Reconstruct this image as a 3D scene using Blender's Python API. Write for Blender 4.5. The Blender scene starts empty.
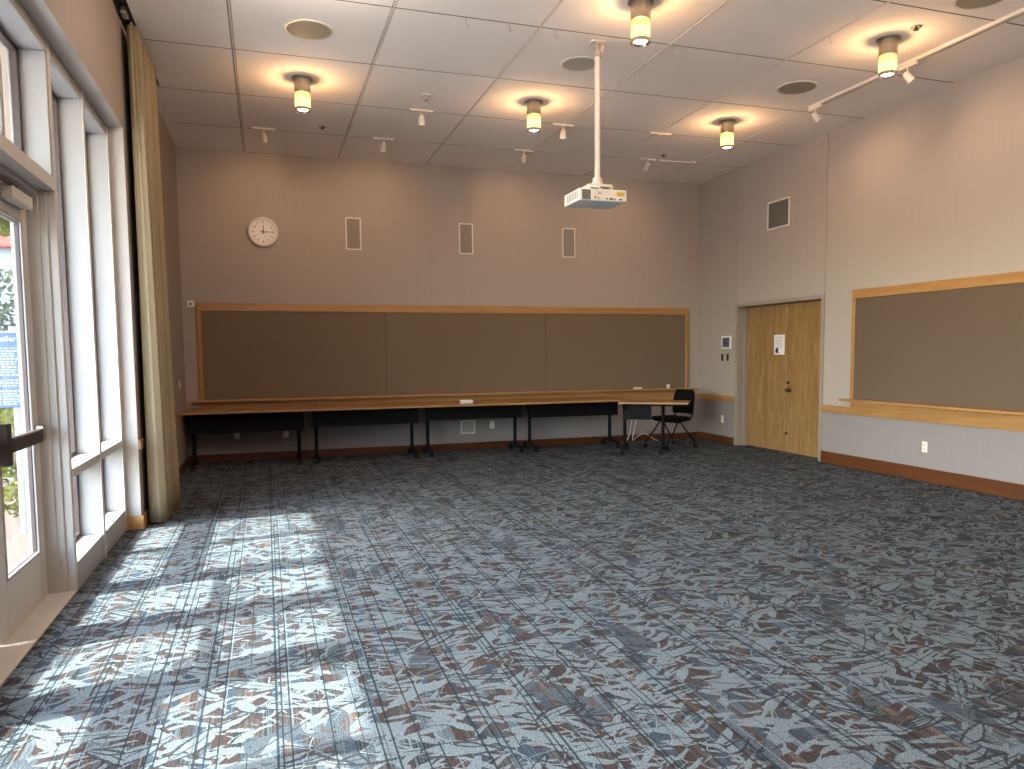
import bpy, bmesh, math, random
from mathutils import Vector, Matrix, Euler
random.seed(7)
PI = math.pi
scn = bpy.context.scene
col = scn.collection

# ------------------------------------------------------------------ room size (metres)
W, D, H = 7.772, 10.895, 4.128          # width (x), back wall (y), ceiling (z)
YR = -3.0                               # rear wall behind the camera
GX, GY, GP = 0.8505, 6.114, 1.2192      # ceiling grid

# ------------------------------------------------------------------ node helpers
class N:
    def __init__(s, name):
        s.m = bpy.data.materials.new(name); s.m.use_nodes = True
        s.t = s.m.node_tree; s.t.nodes.clear()
        s.out = s.t.nodes.new('ShaderNodeOutputMaterial')
    def node(s, typ, **kw):
        n = s.t.nodes.new(typ)
        for k, v in kw.items(): setattr(n, k, v)
        return n
    def link(s, a, b): s.t.links.new(a, b)
    def put(s, sock, v):
        if v is None: return
        if isinstance(v, bpy.types.NodeSocket): s.link(v, sock)
        else:
            if sock.type == 'RGBA' and len(v) == 3: v = (*v, 1)
            sock.default_value = v
    def math(s, op, a, b=None, c=None, clamp=False):
        n = s.node('ShaderNodeMath', operation=op); n.use_clamp = clamp
        for i, v in enumerate((a, b, c)): s.put(n.inputs[i], v)
        return n.outputs[0]
    def vmath(s, op, a, b=None):
        n = s.node('ShaderNodeVectorMath', operation=op)
        s.put(n.inputs[0], a)
        if b is not None: s.put(n.inputs[1], b)
        return n.outputs['Value'] if op in ('LENGTH', 'DOT_PRODUCT') else n.outputs[0]
    def mix(s, f, a, b, blend='MIX'):
        n = s.node('ShaderNodeMix', data_type='RGBA', blend_type=blend)
        s.put(n.inputs[0], f); s.put(n.inputs[6], a); s.put(n.inputs[7], b)
        return n.outputs[2]
    def pos(s):
        return s.node('ShaderNodeTexCoord').outputs['Object']
    def sep(s, v):
        n = s.node('ShaderNodeSeparateXYZ'); s.put(n.inputs[0], v); return n.outputs
    def comb(s, x=0.0, y=0.0, z=0.0):
        n = s.node('ShaderNodeCombineXYZ')
        for i, v in enumerate((x, y, z)): s.put(n.inputs[i], v)
        return n.outputs[0]
    def noise(s, v, scale=5.0, detail=2.0, rough=.5, dist=0.0, w=None):
        n = s.node('ShaderNodeTexNoise')
        s.put(n.inputs['Vector'], v); n.inputs['Scale'].default_value = scale
        n.inputs['Detail'].default_value = detail; n.inputs['Roughness'].default_value = rough
        n.inputs['Distortion'].default_value = dist
        return n.outputs
    def ramp(s, f, stops, interp='LINEAR'):
        n = s.node('ShaderNodeValToRGB'); n.color_ramp.interpolation = interp
        e = n.color_ramp.elements
        while len(e) < len(stops): e.new(0.5)
        for k, (p, c) in enumerate(stops):
            e[k].position = p; e[k].color = (*c, 1) if len(c) == 3 else c
        s.put(n.inputs[0], f)
        return n.outputs[0]
    def scale(s, v, k):
        return s.vmath('MULTIPLY', v, k)
    def bsdf(s, color, rough=.5, metal=0.0, bump=None, bump_d=.002, **kw):
        b = s.node('ShaderNodeBsdfPrincipled')
        s.put(b.inputs['Base Color'], color); s.put(b.inputs['Roughness'], rough)
        b.inputs['Metallic'].default_value = metal
        for k, v in kw.items(): s.put(b.inputs[k.replace('_', ' ')], v)
        if bump is not None:
            bn = s.node('ShaderNodeBump'); bn.inputs['Strength'].default_value = .6
            bn.inputs['Distance'].default_value = bump_d
            s.put(bn.inputs['Height'], bump); s.link(bn.outputs[0], b.inputs['Normal'])
        s.link(b.outputs[0], s.out.inputs[0])
        return s.m

def plain(name, c, rough=.5, metal=0.0, var=.06, scale=30, **kw):
    n = N(name)
    f = n.noise(n.pos(), scale, 2)[0]
    c0 = tuple(x*(1-var) for x in c); c1 = tuple(min(1, x*(1+var)) for x in c)
    return n.bsdf(n.mix(f, c0, c1), rough, metal, **kw)

def wood(name, c_dark, c_light, axis=0, rough=.35, scale=1.0, figure=.5):
    n = N(name)
    p = n.pos()
    k = [9.0*scale]*3; k[axis] = .7*scale
    big = n.noise(n.scale(p, tuple(k)), 2.0, 4, .55, .6)[0]
    k2 = [120.0*scale]*3; k2[axis] = 3.0*scale
    fine = n.noise(n.scale(p, tuple(k2)), 1.0, 2)[0]
    f = n.math('ADD', n.math('MULTIPLY', big, figure+.35), n.math('MULTIPLY', fine, .45), clamp=True)
    cc = n.ramp(f, [(.25, c_dark), (.75, c_light)])
    return n.bsdf(cc, rough)

def emit(name, c, s):
    n = N(name)
    e = n.node('ShaderNodeEmission'); n.put(e.inputs[0], c); e.inputs[1].default_value = s
    n.link(e.outputs[0], n.out.inputs[0]); return n.m

def carpet():
    n = N('patterned carpet')
    p = n.pos(); x, y, z = n.sep(p)[:3]
    # slight wobble so that leaf edges look woven, not drawn
    wob = n.noise(p, 38.0, 1)[1]
    pw = n.vmath('ADD', p, n.scale(n.vmath('SUBTRACT', wob, (.5, .5, .5)), (.014, .014, 0)))
    LIGHT = (.098, .124, .143); PALE = (.134, .164, .183); GREYB = (.052, .066, .080)
    BROWN = (.043, .027, .024); RUST = (.066, .039, .031); SLATE = (.0264, .0405, .0634); CHAR = (.0158, .0185, .0211); TEAL = (.0079, .0185, .0238); OCHRE = (.0836, .0493, .0317)
    # blocks of fill running along the length of the room
    cx = n.math('FLOOR', n.math('DIVIDE', n.math('ADD', x, 50.0), .036))
    jit = n.node('ShaderNodeTexWhiteNoise', noise_dimensions='1D'); n.put(jit.inputs['W'], cx)
    cy = n.math('FLOOR', n.math('DIVIDE', n.math('ADD', y, n.math('MULTIPLY', jit.outputs[0], 3.0)), .19))
    wn = n.node('ShaderNodeTexWhiteNoise', noise_dimensions='2D'); n.put(wn.inputs['Vector'], n.comb(cx, cy))
    fill = n.ramp(wn.outputs[0], [(0, BROWN), (.33, LIGHT), (.37, SLATE), (.50, BROWN), (.70, RUST), (.78, CHAR), (.90, OCHRE), (.92, GREYB)], 'CONSTANT')
    # yarn lines inside the fills
    yl = n.noise(n.scale(p, (150.0, 2.2, 1.0)), 1.0, 1)[0]
    yl = n.ramp(yl, [(.45, (0, 0, 0)), (.60, (1, 1, 1))])
    fill = n.mix(n.math('MULTIPLY', yl, .62), fill, n.mix(wn.outputs[0], TEAL, LIGHT))
    # leaves : each layer is a lens in a random direction round the cell's own point
    mask = None; vein = None
    for i, (sc, L, wd, off) in enumerate(((4.0, .64, .150, 0.0), (5.6, .68, .125, 3.7), (7.4, .74, .115, 9.1), (9.8, .78, .10, 20.9))):
        v = n.node('ShaderNodeTexVoronoi', voronoi_dimensions='2D', feature='F1')
        v.inputs['Scale'].default_value = sc; v.inputs['Randomness'].default_value = 1.0
        q = n.vmath('ADD', pw, (off, off*1.7, 0))
        n.put(v.inputs['Vector'], q)
        d = n.scale(n.vmath('SUBTRACT', q, v.outputs['Position']), (sc, sc, 0))
        cr = n.sep(v.outputs['Color'])
        ang = n.math('ADD', n.math('MULTIPLY_ADD', cr[0], 2.1, -1.05), n.math('MULTIPLY', n.math('GREATER_THAN', cr[2], .5), 3.1416))
        r = n.node('ShaderNodeVectorRotate', rotation_type='Z_AXIS'); n.put(r.inputs['Vector'], d); n.put(r.inputs['Angle'], ang)
        u, w_, _ = n.sep(r.outputs[0])[:3]
        # bent midrib
        w_ = n.math('ADD', w_, n.math('MULTIPLY', n.math('MULTIPLY', u, u), n.math('MULTIPLY', n.math('SUBTRACT', cr[1], .5), .9)))
        t = n.math('DIVIDE', u, L)
        prof = n.math('SUBTRACT', 1.0, n.math('MULTIPLY', t, t))
        prof = n.math('MULTIPLY', prof, n.math('MULTIPLY_ADD', t, .35, 1.0))
        hw = n.math('MULTIPLY', prof, n.math('MULTIPLY_ADD', cr[2], wd*.7, wd*.65))
        aw = n.math('ABSOLUTE', w_)
        inside = n.math('LESS_THAN', aw, hw)
        inside = n.math('MULTIPLY', inside, n.math('LESS_THAN', cr[1], .9))
        stem = n.math('LESS_THAN', aw, n.math('MULTIPLY', .035, n.math('SUBTRACT', 1.3, t)))
        both = n.math('MAXIMUM', inside, stem)
        if i == 0:
            rib = n.math('MULTIPLY', n.math('LESS_THAN', aw, .016), n.math('GREATER_THAN', cr[1], .35))
        rim = n.math('MULTIPLY', n.math('LESS_THAN', n.math('ABSOLUTE', n.math('SUBTRACT', aw, hw)), .028), n.math('LESS_THAN', aw, 1.0))
        if i < 2:
            vein = rim if vein is None else n.math('MAXIMUM', vein, rim)
        mask = both if mask is None else n.math('MAXIMUM', mask, both)
    hm = n.noise(p, 9.0, 1)[0]
    light = n.mix(hm, LIGHT, PALE)
    # some leaves are dyed : blue grey or mid grey instead of pale
    dye = n.noise(n.scale(p, (1.0, .45, 1.0)), 4.3, 1)[0]
    light = n.mix(n.math('GREATER_THAN', dye, .64), light, GREYB)
    c = n.mix(mask, fill, light)
    # thin outlines on part of the floor only
    vm = n.math('MULTIPLY', vein, n.math('GREATER_THAN', n.noise(p, 3.0, 1)[0], .52))
    c = n.mix(n.math('MULTIPLY', vm, .85), c, CHAR)
    c = n.mix(n.math('MULTIPLY', rib, n.math('MULTIPLY', mask, .7)), c, CHAR)
    # twigs
    v2 = n.node('ShaderNodeTexVoronoi', voronoi_dimensions='2D', feature='DISTANCE_TO_EDGE'); v2.inputs['Scale'].default_value = 8.5
    n.put(v2.inputs['Vector'], n.vmath('ADD', n.scale(p, (1.0, 1.35, 1.0)), n.scale(n.noise(p, 7.0, 1)[1], (.10, .10, 0))))
    tw = n.math('MULTIPLY', n.math('LESS_THAN', v2.outputs[0], .022), n.math('GREATER_THAN', n.noise(p, 2.3, 1)[0], .54))
    c = n.mix(tw, c, PALE)
    # long teal stripes with a pale companion, lengthwise
    for (sp, wd, amp, colr, thr, o) in ((.19, .0065, .9, TEAL, .42, 0.0), (.23, .006, .9, TEAL, .42, .11), (.31, .010, .85, TEAL, .38, .17), (.27, .005, .75, PALE, .44, .018), (.41, .004, .8, CHAR, .44, .05), (.36, .005, .8, GREYB, .40, .23)):
        xx = n.math('DIVIDE', n.math('ADD', x, 50.0+o), sp)
        cid = n.math('FLOOR', xx)
        wj = n.node('ShaderNodeTexWhiteNoise', noise_dimensions='1D'); n.put(wj.inputs['W'], n.math('ADD', cid, o*100))
        fr = n.math('SUBTRACT', n.math('FRACT', xx), n.math('MULTIPLY_ADD', wj.outputs[0], .7, .15))
        ln = n.math('LESS_THAN', n.math('ABSOLUTE', fr), wd/sp*.5)
        seg = n.noise(n.comb(n.math('MULTIPLY', cid, 7.31), n.math('MULTIPLY', y, .8), 0.0), 1.0, 1)[0]
        ln = n.math('MULTIPLY', ln, n.math('GREATER_THAN', seg, thr))
        c = n.mix(n.math('MULTIPLY', ln, amp), c, colr)
    # loop pile fleck
    fl = n.noise(p, 130.0, 2, .75)[0]
    fl = n.math('MULTIPLY_ADD', fl, 2.9, -.45)
    c = n.mix(1.0, c, n.comb(fl, fl, fl), 'MULTIPLY')
    return n.bsdf(c, .95, bump=fl, bump_d=.003, Specular_IOR_Level=.15)

M = {}
M['carpet'] = carpet()
def wallpaint(name, c):
    n = N(name); p = n.pos()
    f = n.noise(n.scale(p, (60.0, 60.0, 1.2)), 1.0, 2)[0]
    g = n.noise(p, 400.0, 1)[0]
    cc = n.mix(n.math('MULTIPLY', f, 1.0, clamp=True), tuple(v*.96 for v in c), tuple(v*1.04 for v in c))
    return n.bsdf(cc, .85, bump=g, bump_d=.0006, Specular_IOR_Level=.2)
M['wall'] = wallpaint('taupe wall covering', (.3959, .3523, .3175))
M['wainscot'] = wallpaint('pale wainscot paint', (.266, .241, .242))
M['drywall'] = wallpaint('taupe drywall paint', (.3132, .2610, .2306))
M['reveal'] = plain('window reveal toned for bounce light', (.42, .38, .35), .8, var=.02)  # wall paint made lighter, with the sill's bounce light in the colour
def tile():
    n = N('ceiling tile'); p = n.pos()
    f = n.noise(p, 2.5, 2)[0]; g = n.noise(p, 260.0, 1)[0]
    return n.bsdf(n.mix(f, (.84, .80, .765), (.89, .85, .815)), .9, bump=g, bump_d=.0008, Specular_IOR_Level=.15)
M['tile'] = tile()
M['grid_gap'] = plain('ceiling grid shadow gap', (.13, .115, .10), .9)
M['tbar'] = plain('ceiling grid bar', (.70, .65, .60), .6)
M['maple'] = wood('maple trim', (.2697, .1261, .0400), (.4263, .2306, .0870), 0)
M['maple_y'] = wood('maple trim lengthwise', (.2604, .1218, .0386), (.4116, .2226, .0840), 1)
M['maple_z'] = wood('maple trim upright', (.2697, .1261, .0400), (.4263, .2306, .0870), 2)
M['cherry'] = wood('cherry baseboard', (.0467, .0136, .0059), (.0892, .0281, .0110), 0)  # toned darker to hold the shade under the tables
M['cherry_y'] = wood('cherry baseboard lengthwise', (.0600, .0192, .0068), (.1120, .0384, .0128), 1)
M['oakbase'] = wood('maple baseboard', (.3444, .1722, .0574), (.4920, .2788, .1066), 1)
M['tabletop'] = wood('brown laminate tabletop', (.2465, .1105, .0425), (.3740, .1870, .0765), 0, .45)
def doorwood():
    n = N('maple veneer door'); p = n.pos()
    a = n.noise(n.scale(p, (8.0, 8.0, .9)), 1.2, 4, .6, .8)[0]
    b = n.noise(n.scale(p, (14.0, 26.0, 7.0)), 1.0, 3, .6, 1.2)[0]
    c_ = n.noise(n.scale(p, (90.0, 90.0, 2.0)), 1.0, 1)[0]
    f = n.math('ADD', n.math('MULTIPLY', a, .55), n.math('ADD', n.math('MULTIPLY', b, .45), n.math('MULTIPLY', c_, .12)))
    return n.bsdf(n.ramp(f, [(.36, (.19, .095, .034)), (.54, (.285, .163, .064)), (.70, (.37, .23, .102))]), .4)
M['door'] = doorwood()
def fabric(name, c, scale=350.0, var=.35):
    n = N(name); p = n.pos()
    f = n.noise(p, scale, 2, .7)[0]; g = n.noise(p, 3.0, 2)[0]
    cc = n.mix(f, tuple(v*(1-var) for v in c), tuple(v*(1+var) for v in c))
    cc = n.mix(n.math('MULTIPLY', g, .25), cc, tuple(v*1.12 for v in c))
    return n.bsdf(cc, .95, bump=f, bump_d=.001, Specular_IOR_Level=.1)
M['tack'] = fabric('brown tackboard fabric', (.1804, .1364, .0950))
M['tack_right'] = fabric('right tackboard fabric toned for light', (.1290, .0929, .0671), 220.0, .4)  # same fabric as the far board, toned separately for the light here
M['black_fabric'] = fabric('black upholstery', (.006, .006, .007))
M['black'] = plain('black metal', (.005, .005, .007), .6, Specular_IOR_Level=.15)
M['black_plastic'] = plain('black plastic', (.008, .008, .009), .6, Specular_IOR_Level=.2)
M['white_paint'] = plain('white painted aluminium', (.30, .288, .282), .5, scale=4, var=.02)
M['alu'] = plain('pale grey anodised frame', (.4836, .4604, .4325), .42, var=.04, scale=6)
M['alu_dark'] = plain('darker grey frame', (.4278, .3999, .3720), .42, var=.04, scale=6)  # slightly darker grey for the door stop
M['gasket'] = plain('dark window gasket', (.05, .035, .035), .5)
M['steel'] = plain('brushed steel', (.36, .33, .29), .3, 1.0, var=.12, scale=60)
M['chrome'] = plain('bright steel', (.75, .74, .72), .15, 1.0)
M['bronze'] = plain('dark bronze metal', (.060, .046, .042), .45, .5)
M['doorframe'] = plain('taupe painted steel door frame', (.2970, .2565, .2160), .5, var=.03)
M['white'] = plain('white plastic', (.78, .76, .73), .4, var=.02)
M['offwhite'] = plain('warm white enamel', (.72, .66, .59), .4, var=.02)
M['projector_white'] = plain('projector white plastic', (.76, .77, .75), .4, var=.02)
M['grille'] = plain('grey perforated grille', (.27, .24, .215), .6, scale=300, var=.25)
M['spk_grille'] = plain('tan perforated ceiling grille', (.30, .27, .21), .6, scale=300, var=.2)
M['spk_grille_grey'] = plain('grey perforated ceiling grille', (.42, .40, .37), .6, scale=300, var=.2)
M['vent_dark'] = plain('dark grey vent louvres', (.16, .15, .135), .6)
M['yellow'] = plain('yellow sticker', (.60, .42, .04), .5)
M['screen'] = plain('bluish display', (.10, .11, .20), .25)
M['paper'] = plain('white paper', (.80, .78, .80), .8, var=.01)
M['paper_grey'] = plain('grey print', (.42, .40, .44), .8)
M['ink'] = plain('black ink', (.01, .01, .012), .6)
M['sensor'] = plain('grey sensor cover', (.36, .33, .30), .5)
M['clockface'] = plain('clock dial', (.88, .86, .84), .5, var=.01)
def curtain_m():
    n = N('beige curtain'); p = n.pos()
    f = n.noise(n.scale(p, (300.0, 300.0, 60.0)), 1.0, 1)[0]
    return n.bsdf(n.mix(f, (.27, .215, .138), (.345, .28, .182)), .9, Specular_IOR_Level=.15)
M['curtain'] = curtain_m()
M['track_dark'] = plain('dark curtain rail', (.05, .06, .055), .5)
def glass(name, tint=(.93, .96, .95)):
    n = N(name)
    t = n.node('ShaderNodeBsdfTransparent'); n.put(t.inputs[0], tint)
    g = n.node('ShaderNodeBsdfGlossy'); g.inputs['Roughness'].default_value = .0
    fz = n.node('ShaderNodeLayerWeight'); fz.inputs[0].default_value = .5
    fr = n.math('MULTIPLY_ADD', n.math('POWER', fz.outputs['Facing'], 4.0), .55, .03)
    mx = n.node('ShaderNodeMixShader')
    n.link(fr, mx.inputs[0]); n.link(t.outputs[0], mx.inputs[1]); n.link(g.outputs[0], mx.inputs[2])
    n.link(mx.outputs[0], n.out.inputs[0]); return n.m
M['glass'] = glass('clear window glass')
def lampglass():
    n = N('lit frosted lamp glass')
    z = n.sep(n.pos())[2]
    # brightest round the lamp inside, at two thirds of the glass height
    f = n.math('SUBTRACT', 1.0, n.math('MULTIPLY', n.math('ABSOLUTE', n.math('ADD', z, .235)), 7.5), clamp=True)
    c = n.mix(f, (1.0, .42, .09), (1.0, .60, .22))
    e = n.node('ShaderNodeEmission'); n.put(e.inputs[0], c); n.put(e.inputs[1], n.math('MULTIPLY_ADD', f, 3.2, 1.6))
    t = n.node('ShaderNodeBsdfTransparent'); n.put(t.inputs[0], (1.0, .84, .64))
    ad = n.node('ShaderNodeMixShader'); ad.inputs[0].default_value = .6
    n.link(e.outputs[0], ad.inputs[1]); n.link(t.outputs[0], ad.inputs[2])
    n.link(ad.outputs[0], n.out.inputs[0]); return n.m
M['lampglass'] = lampglass()
M['bulb'] = emit('lit bulb', (1.0, .86, .68), 9.0)
def paving():
    n = N('brick paving'); p = n.pos()
    b = n.node('ShaderNodeTexBrick'); n.put(b.inputs['Vector'], p)
    b.inputs['Scale'].default_value = 4.5
    n.put(b.inputs['Color1'], (.092, .062, .047)); n.put(b.inputs['Color2'], (.072, .048, .036)); n.put(b.inputs['Mortar'], (.095, .074, .062))
    b.inputs['Mortar Size'].default_value = .015
    return n.bsdf(b.outputs[0], .9)
M['paving'] = paving()
def foliage(name, a, b):
    n = N(name)
    oi = n.node('ShaderNodeNewGeometry')
    c = n.mix(oi.outputs['Random Per Island'], a, b)
    d = n.node('ShaderNodeBsdfDiffuse'); n.put(d.inputs[0], c)
    t = n.node('ShaderNodeBsdfTranslucent'); n.put(t.inputs[0], c)
    mx = n.node('ShaderNodeMixShader'); mx.inputs[0].default_value = .4
    n.link(d.outputs[0], mx.inputs[1]); n.link(t.outputs[0], mx.inputs[2]); n.link(mx.outputs[0], n.out.inputs[0])
    return n.m
M['leaf'] = foliage('yellow green leaves', (.045, .065, .012), (.16, .165, .035))
M['leaf_olive'] = foliage('olive grey leaves', (.035, .05, .027), (.11, .125, .08))
M['leaf_dark'] = foliage('mid green leaves', (.05, .10, .02), (.20, .25, .06))
M['bark'] = plain('bark', (.13, .10, .07), .9)
M['sign_blue'] = plain('blue sign panel', (.022, .075, .21), .5, var=.02)
M['sign_white'] = plain('white lettering', (.42, .45, .50), .5, var=.01)
M['post_white'] = plain('white painted post', (.34, .37, .41), .5, var=.02)
M['reflector'] = plain('pale concrete', (.55, .53, .50), .9)
M['stucco'] = plain('pale stucco', (.30, .34, .40), .9)
M['redtrim'] = plain('red roof edge', (.50, .06, .04), .6)
M['soffit'] = plain('beige roof soffit', (.50, .42, .36), .9)
M['soil'] = plain('mulch', (.06, .03, .018), .95, var=.3, scale=40)
M['threshold'] = plain('stone door sill', (.50, .455, .42), .6, var=.06, scale=20)

# ------------------------------------------------------------------ mesh helpers
class MB:
    def __init__(s): s.bm = bmesh.new()
    def box(s, a, b, bev=0.0, rot=None, seg=1):
        a = Vector(a); b = Vector(b)
        lo = Vector((min(a[i], b[i]) for i in range(3))); hi = Vector((max(a[i], b[i]) for i in range(3)))
        c = (lo+hi)/2; d = hi-lo
        t = bmesh.new()
        bmesh.ops.create_cube(t, size=1)
        for v in t.verts: v.co = Vector((v.co.x*d.x, v.co.y*d.y, v.co.z*d.z))
        if bev > 0:
            bmesh.ops.bevel(t, geom=list(t.edges), offset=min(bev, min(d)*.45), segments=seg, affect='EDGES', profile=.5)
        m = Matrix.Translation(c)
        if rot is not None: m = m @ rot.to_matrix().to_4x4()
        t.transform(m); s._add(t); return s
    def _add(s, t):
        me = bpy.data.meshes.new('tmp'); t.to_mesh(me); t.free()
        s.bm.from_mesh(me); bpy.data.meshes.remove(me)
    def tube(s, pts, r, n=10, caps=True, r_end=None):
        pts = [Vector(p) for p in pts]; rings = []
        up = None
        for i, p in enumerate(pts):
            if i == 0: tan = pts[1]-pts[0]
            elif i == len(pts)-1: tan = pts[-1]-pts[-2]
            else: tan = (pts[i+1]-pts[i]).normalized()+(pts[i]-pts[i-1]).normalized()
            tan.normalize()
            if up is None:
                up = Vector((0, 0, 1)) if abs(tan.z) < .9 else Vector((1, 0, 0))
            sd = tan.cross(up).normalized(); up = sd.cross(tan).normalized()
            rr = r if r_end is None else r+(r_end-r)*i/(len(pts)-1)
            rings.append([s.bm.verts.new(p+rr*(math.cos(2*PI*k/n)*sd+math.sin(2*PI*k/n)*up)) for k in range(n)])
        for i in range(len(rings)-1):
            for k in range(n):
                f = s.bm.faces.new((rings[i][k], rings[i][(k+1) % n], rings[i+1][(k+1) % n], rings[i+1][k])); f.smooth = True
        if caps:
            s.bm.faces.new(rings[0][::-1]); s.bm.faces.new(rings[-1])
        return s
    def lathe(s, prof, n=32, m=None, close=True):
        """prof = [(r, z)...] revolved about z, then moved by matrix m"""
        t = bmesh.new(); rings = []
        for r, z in prof:
            if r < 1e-6: rings.append([t.verts.new((0, 0, z))])
            else: rings.append([t.verts.new((r*math.cos(2*PI*k/n), r*math.sin(2*PI*k/n), z)) for k in range(n)])
        for a, b in zip(rings, rings[1:]):
            for k in range(n):
                q = [a[k % len(a)], a[(k+1) % len(a)], b[(k+1) % len(b)], b[k % len(b)]]
                q2 = []
                for v in q:
                    if v not in q2: q2.append(v)
                if len(q2) > 2:
                    f = t.faces.new(q2); f.smooth = True
        bmesh.ops.recalc_face_normals(t, faces=t.faces)
        if m is not None: t.transform(m)
        s._add(t); return s
    def prism(s, poly, z0, z1, m=None):
        """extrude a 2-d outline (xy) from z0 to z1"""
        t = bmesh.new()
        a = [t.verts.new((x, y, z0)) for x, y in poly]; b = [t.verts.new((x, y, z1)) for x, y in poly]
        k = len(poly)
        t.faces.new(a[::-1]); t.faces.new(b)
        for i in range(k): t.faces.new((a[i], a[(i+1) % k], b[(i+1) % k], b[i]))
        bmesh.ops.recalc_face_normals(t, faces=t.faces)
        if m is not None: t.transform(m)
        s._add(t); return s
    def build(s, name, mat, parent=None, loc=None):
        me = bpy.data.meshes.new(name); s.bm.to_mesh(me); s.bm.free()
        me.materials.append(M[mat] if isinstance(mat, str) else mat)
        o = bpy.data.objects.new(name, me); col.objects.link(o)
        if parent is not None: o.parent = parent
        if loc is not None: o.location = loc
        if any(p.use_smooth for p in me.polygons):
            try: me.set_sharp_from_angle(angle=math.radians(40))
            except Exception: pass
        return o

def B(a, b, bev=0.0): return MB().box(a, b, bev)
def tag(o, label=None, cat=None, group=None, kind=None):
    if label: o['label'] = label
    if cat: o['category'] = cat
    if group: o['group'] = group
    if kind: o['kind'] = kind
    return o
def thing(name, label, cat, loc=(0, 0, 0), rz=0.0, group=None, kind=None):
    o = bpy.data.objects.new(name, None); o.empty_display_size = .1
    o.location = loc; o.rotation_euler = (0, 0, rz); col.objects.link(o)
    return tag(o, label, cat, group, kind)
def struct(o, label, cat): return tag(o, label, cat, None, 'structure')
def dup(root, loc, label, rz=None):
    r = root.copy(); col.objects.link(r); r.location = loc; r['label'] = label
    if rz is not None: r.rotation_euler = (0, 0, rz)
    for ch in list(root.children):
        c = ch.copy(); col.objects.link(c); c.parent = r
        for g in list(ch.children):
            d = g.copy(); col.objects.link(d); d.parent = c
    return r
def text_mesh(name, body, size, mat, mtx, parent, align='CENTER', thick=.0006):
    cu = bpy.data.curves.new('tmp_text', 'FONT'); cu.body = body; cu.size = size
    cu.align_x = align; cu.align_y = 'CENTER'; cu.extrude = thick
    to = bpy.data.objects.new('tmp_text', cu); col.objects.link(to)
    dg = bpy.context.evaluated_depsgraph_get()
    me = bpy.data.meshes.new_from_object(to.evaluated_get(dg)); me.name = name
    bpy.data.objects.remove(to); bpy.data.curves.remove(cu)
    me.materials.clear(); me.materials.append(M[mat]); me.transform(mtx)
    o = bpy.data.objects.new(name, me); col.objects.link(o); o.parent = parent
    return o
RX90 = Matrix.Rotation(PI/2, 4, 'X')           # xy plane -> faces -y
def face_minus_x(): return Matrix.Rotation(-PI/2, 4, 'Z') @ RX90   # faces -x

# ------------------------------------------------------------------ shell
XI = -0.105      # inner edge of the window frames
XG = -0.265      # glass plane
XO = -0.30       # outer face of the left wall
YJ = 6.87        # right jamb of the glazed opening
ZH = 3.26        # head of the opening
Y0 = .79        # near end of the glazed opening (behind the camera)
XW = 0.01        # left wall face

struct(B((XO, YR-.1, -.12), (W+.3, D+.1, 0)).build('floor', 'carpet'), 'blue grey leaf patterned carpet with brown and teal stripes', 'floor')

mb = MB()
mb.box((XO, D, 0), (W+.3, D+.15, H+.2))
mb.box((0, D-.004, .69), (W, D, H+.1))
wb = struct(mb.build('wall_back', 'wall'), 'taupe wall at the far end behind the long tackboard', 'wall')
B((0, D-.006, 0), (W, D+.001, .69)).build('wainscot', 'wainscot', wb)['label'] = 'pale lower part of the wall'

DY0, DY1, DZ = 7.985, 9.775, 2.085     # clear opening of the wooden double door
mb = MB()
def rw(y0, y1, z0, z1): mb.box((W, y0, z0), (W+.30, y1, z1))
g = .004
rw(YR-.1, 7.93-g, .69, H+.1); rw(7.93+g, 9.83-g, 2.135, H+.1); rw(9.83+g, D, .69, H+.1)
mb.box((W+.02, YR, .69), (W+.30, 7.94, H+.1)); mb.box((W+.02, 9.82, .69), (W+.30, D, H+.1)); mb.box((W+.02, 7.9, 2.14), (W+.3, 9.9, H+.1))
wr = struct(mb.build('wall_right', 'wall'), 'taupe wall on the right with the wooden double door', 'wall')
mb = MB(); rw(YR-.1, 7.93, 0, .69); rw(9.83, D, 0, .69)
mb.build('wainscot', 'wainscot', wr)['label'] = 'pale lower part of the wall'

mb = MB()
mb.box((XO, Y0, ZH), (XW, YJ, H+.2))
mb.box((XO, YR-.1, 0), (XW, Y0, H+.2))
mb.box((XO, YJ, 0), (XW, D, H+.2))
wl = struct(mb.build('wall_left', 'drywall'), 'taupe drywall around and above the windows on the left', 'wall')
MB().box((XI, Y0, ZH-.006), (XW, YJ, ZH+.002)).box((XI, YJ-.006, 0), (XW, YJ+.002, ZH-.006)).build('reveal', 'reveal', wl)['label'] = 'sides of the window opening with bounce light in their colour'  # thin skins carrying the painted bounce light
struct(B((XO, YR-.15, 0), (W+.3, YR, H+.2)).build('wall_rear', 'wall'), 'taupe wall behind the viewer', 'wall')

# ceiling : tiles over a dark gap, bars lengthwise
mb = MB()
xs = [0.115] + [GX+GP*k for k in range(6)] + [W]
ys = [YR] + [GY+GP*k for k in range(-7, 4)] + [D]
for i in range(len(xs)-1):
    for j in range(len(ys)-1):
        x0, x1 = xs[i], xs[i+1]; y0, y1 = ys[j], ys[j+1]
        gl = .014 if i > 0 else 0; gr = .014 if i < len(xs)-2 else 0
        if i == 0 and y0 > 8.2: x0 = 0.0
        if i == 0 and y0 < 8.25 < y1: y0 = y0
        mb.box((x0+gl, y0+.010, H), (x1-gr, y1-.010, H+.03))
ceil = mb.build('ceiling', 'tile')
struct(ceil, 'off white ceiling of large square tiles', 'ceiling')
mb = MB(); mb.box((.10, YR, H+.03), (W, D, H+.18)); mb.box((0, 8.56, H+.03), (.11, D, H+.18)); mb.box((XW, YR, H+.15), (.115, 8.57, H+.18))
mb.build('grid_backing', 'grid_gap', ceil)
mb = MB()
for k in range(6): mb.box((GX+GP*k-.006, YR, H-.004), (GX+GP*k+.009, D, H+.03))
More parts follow.
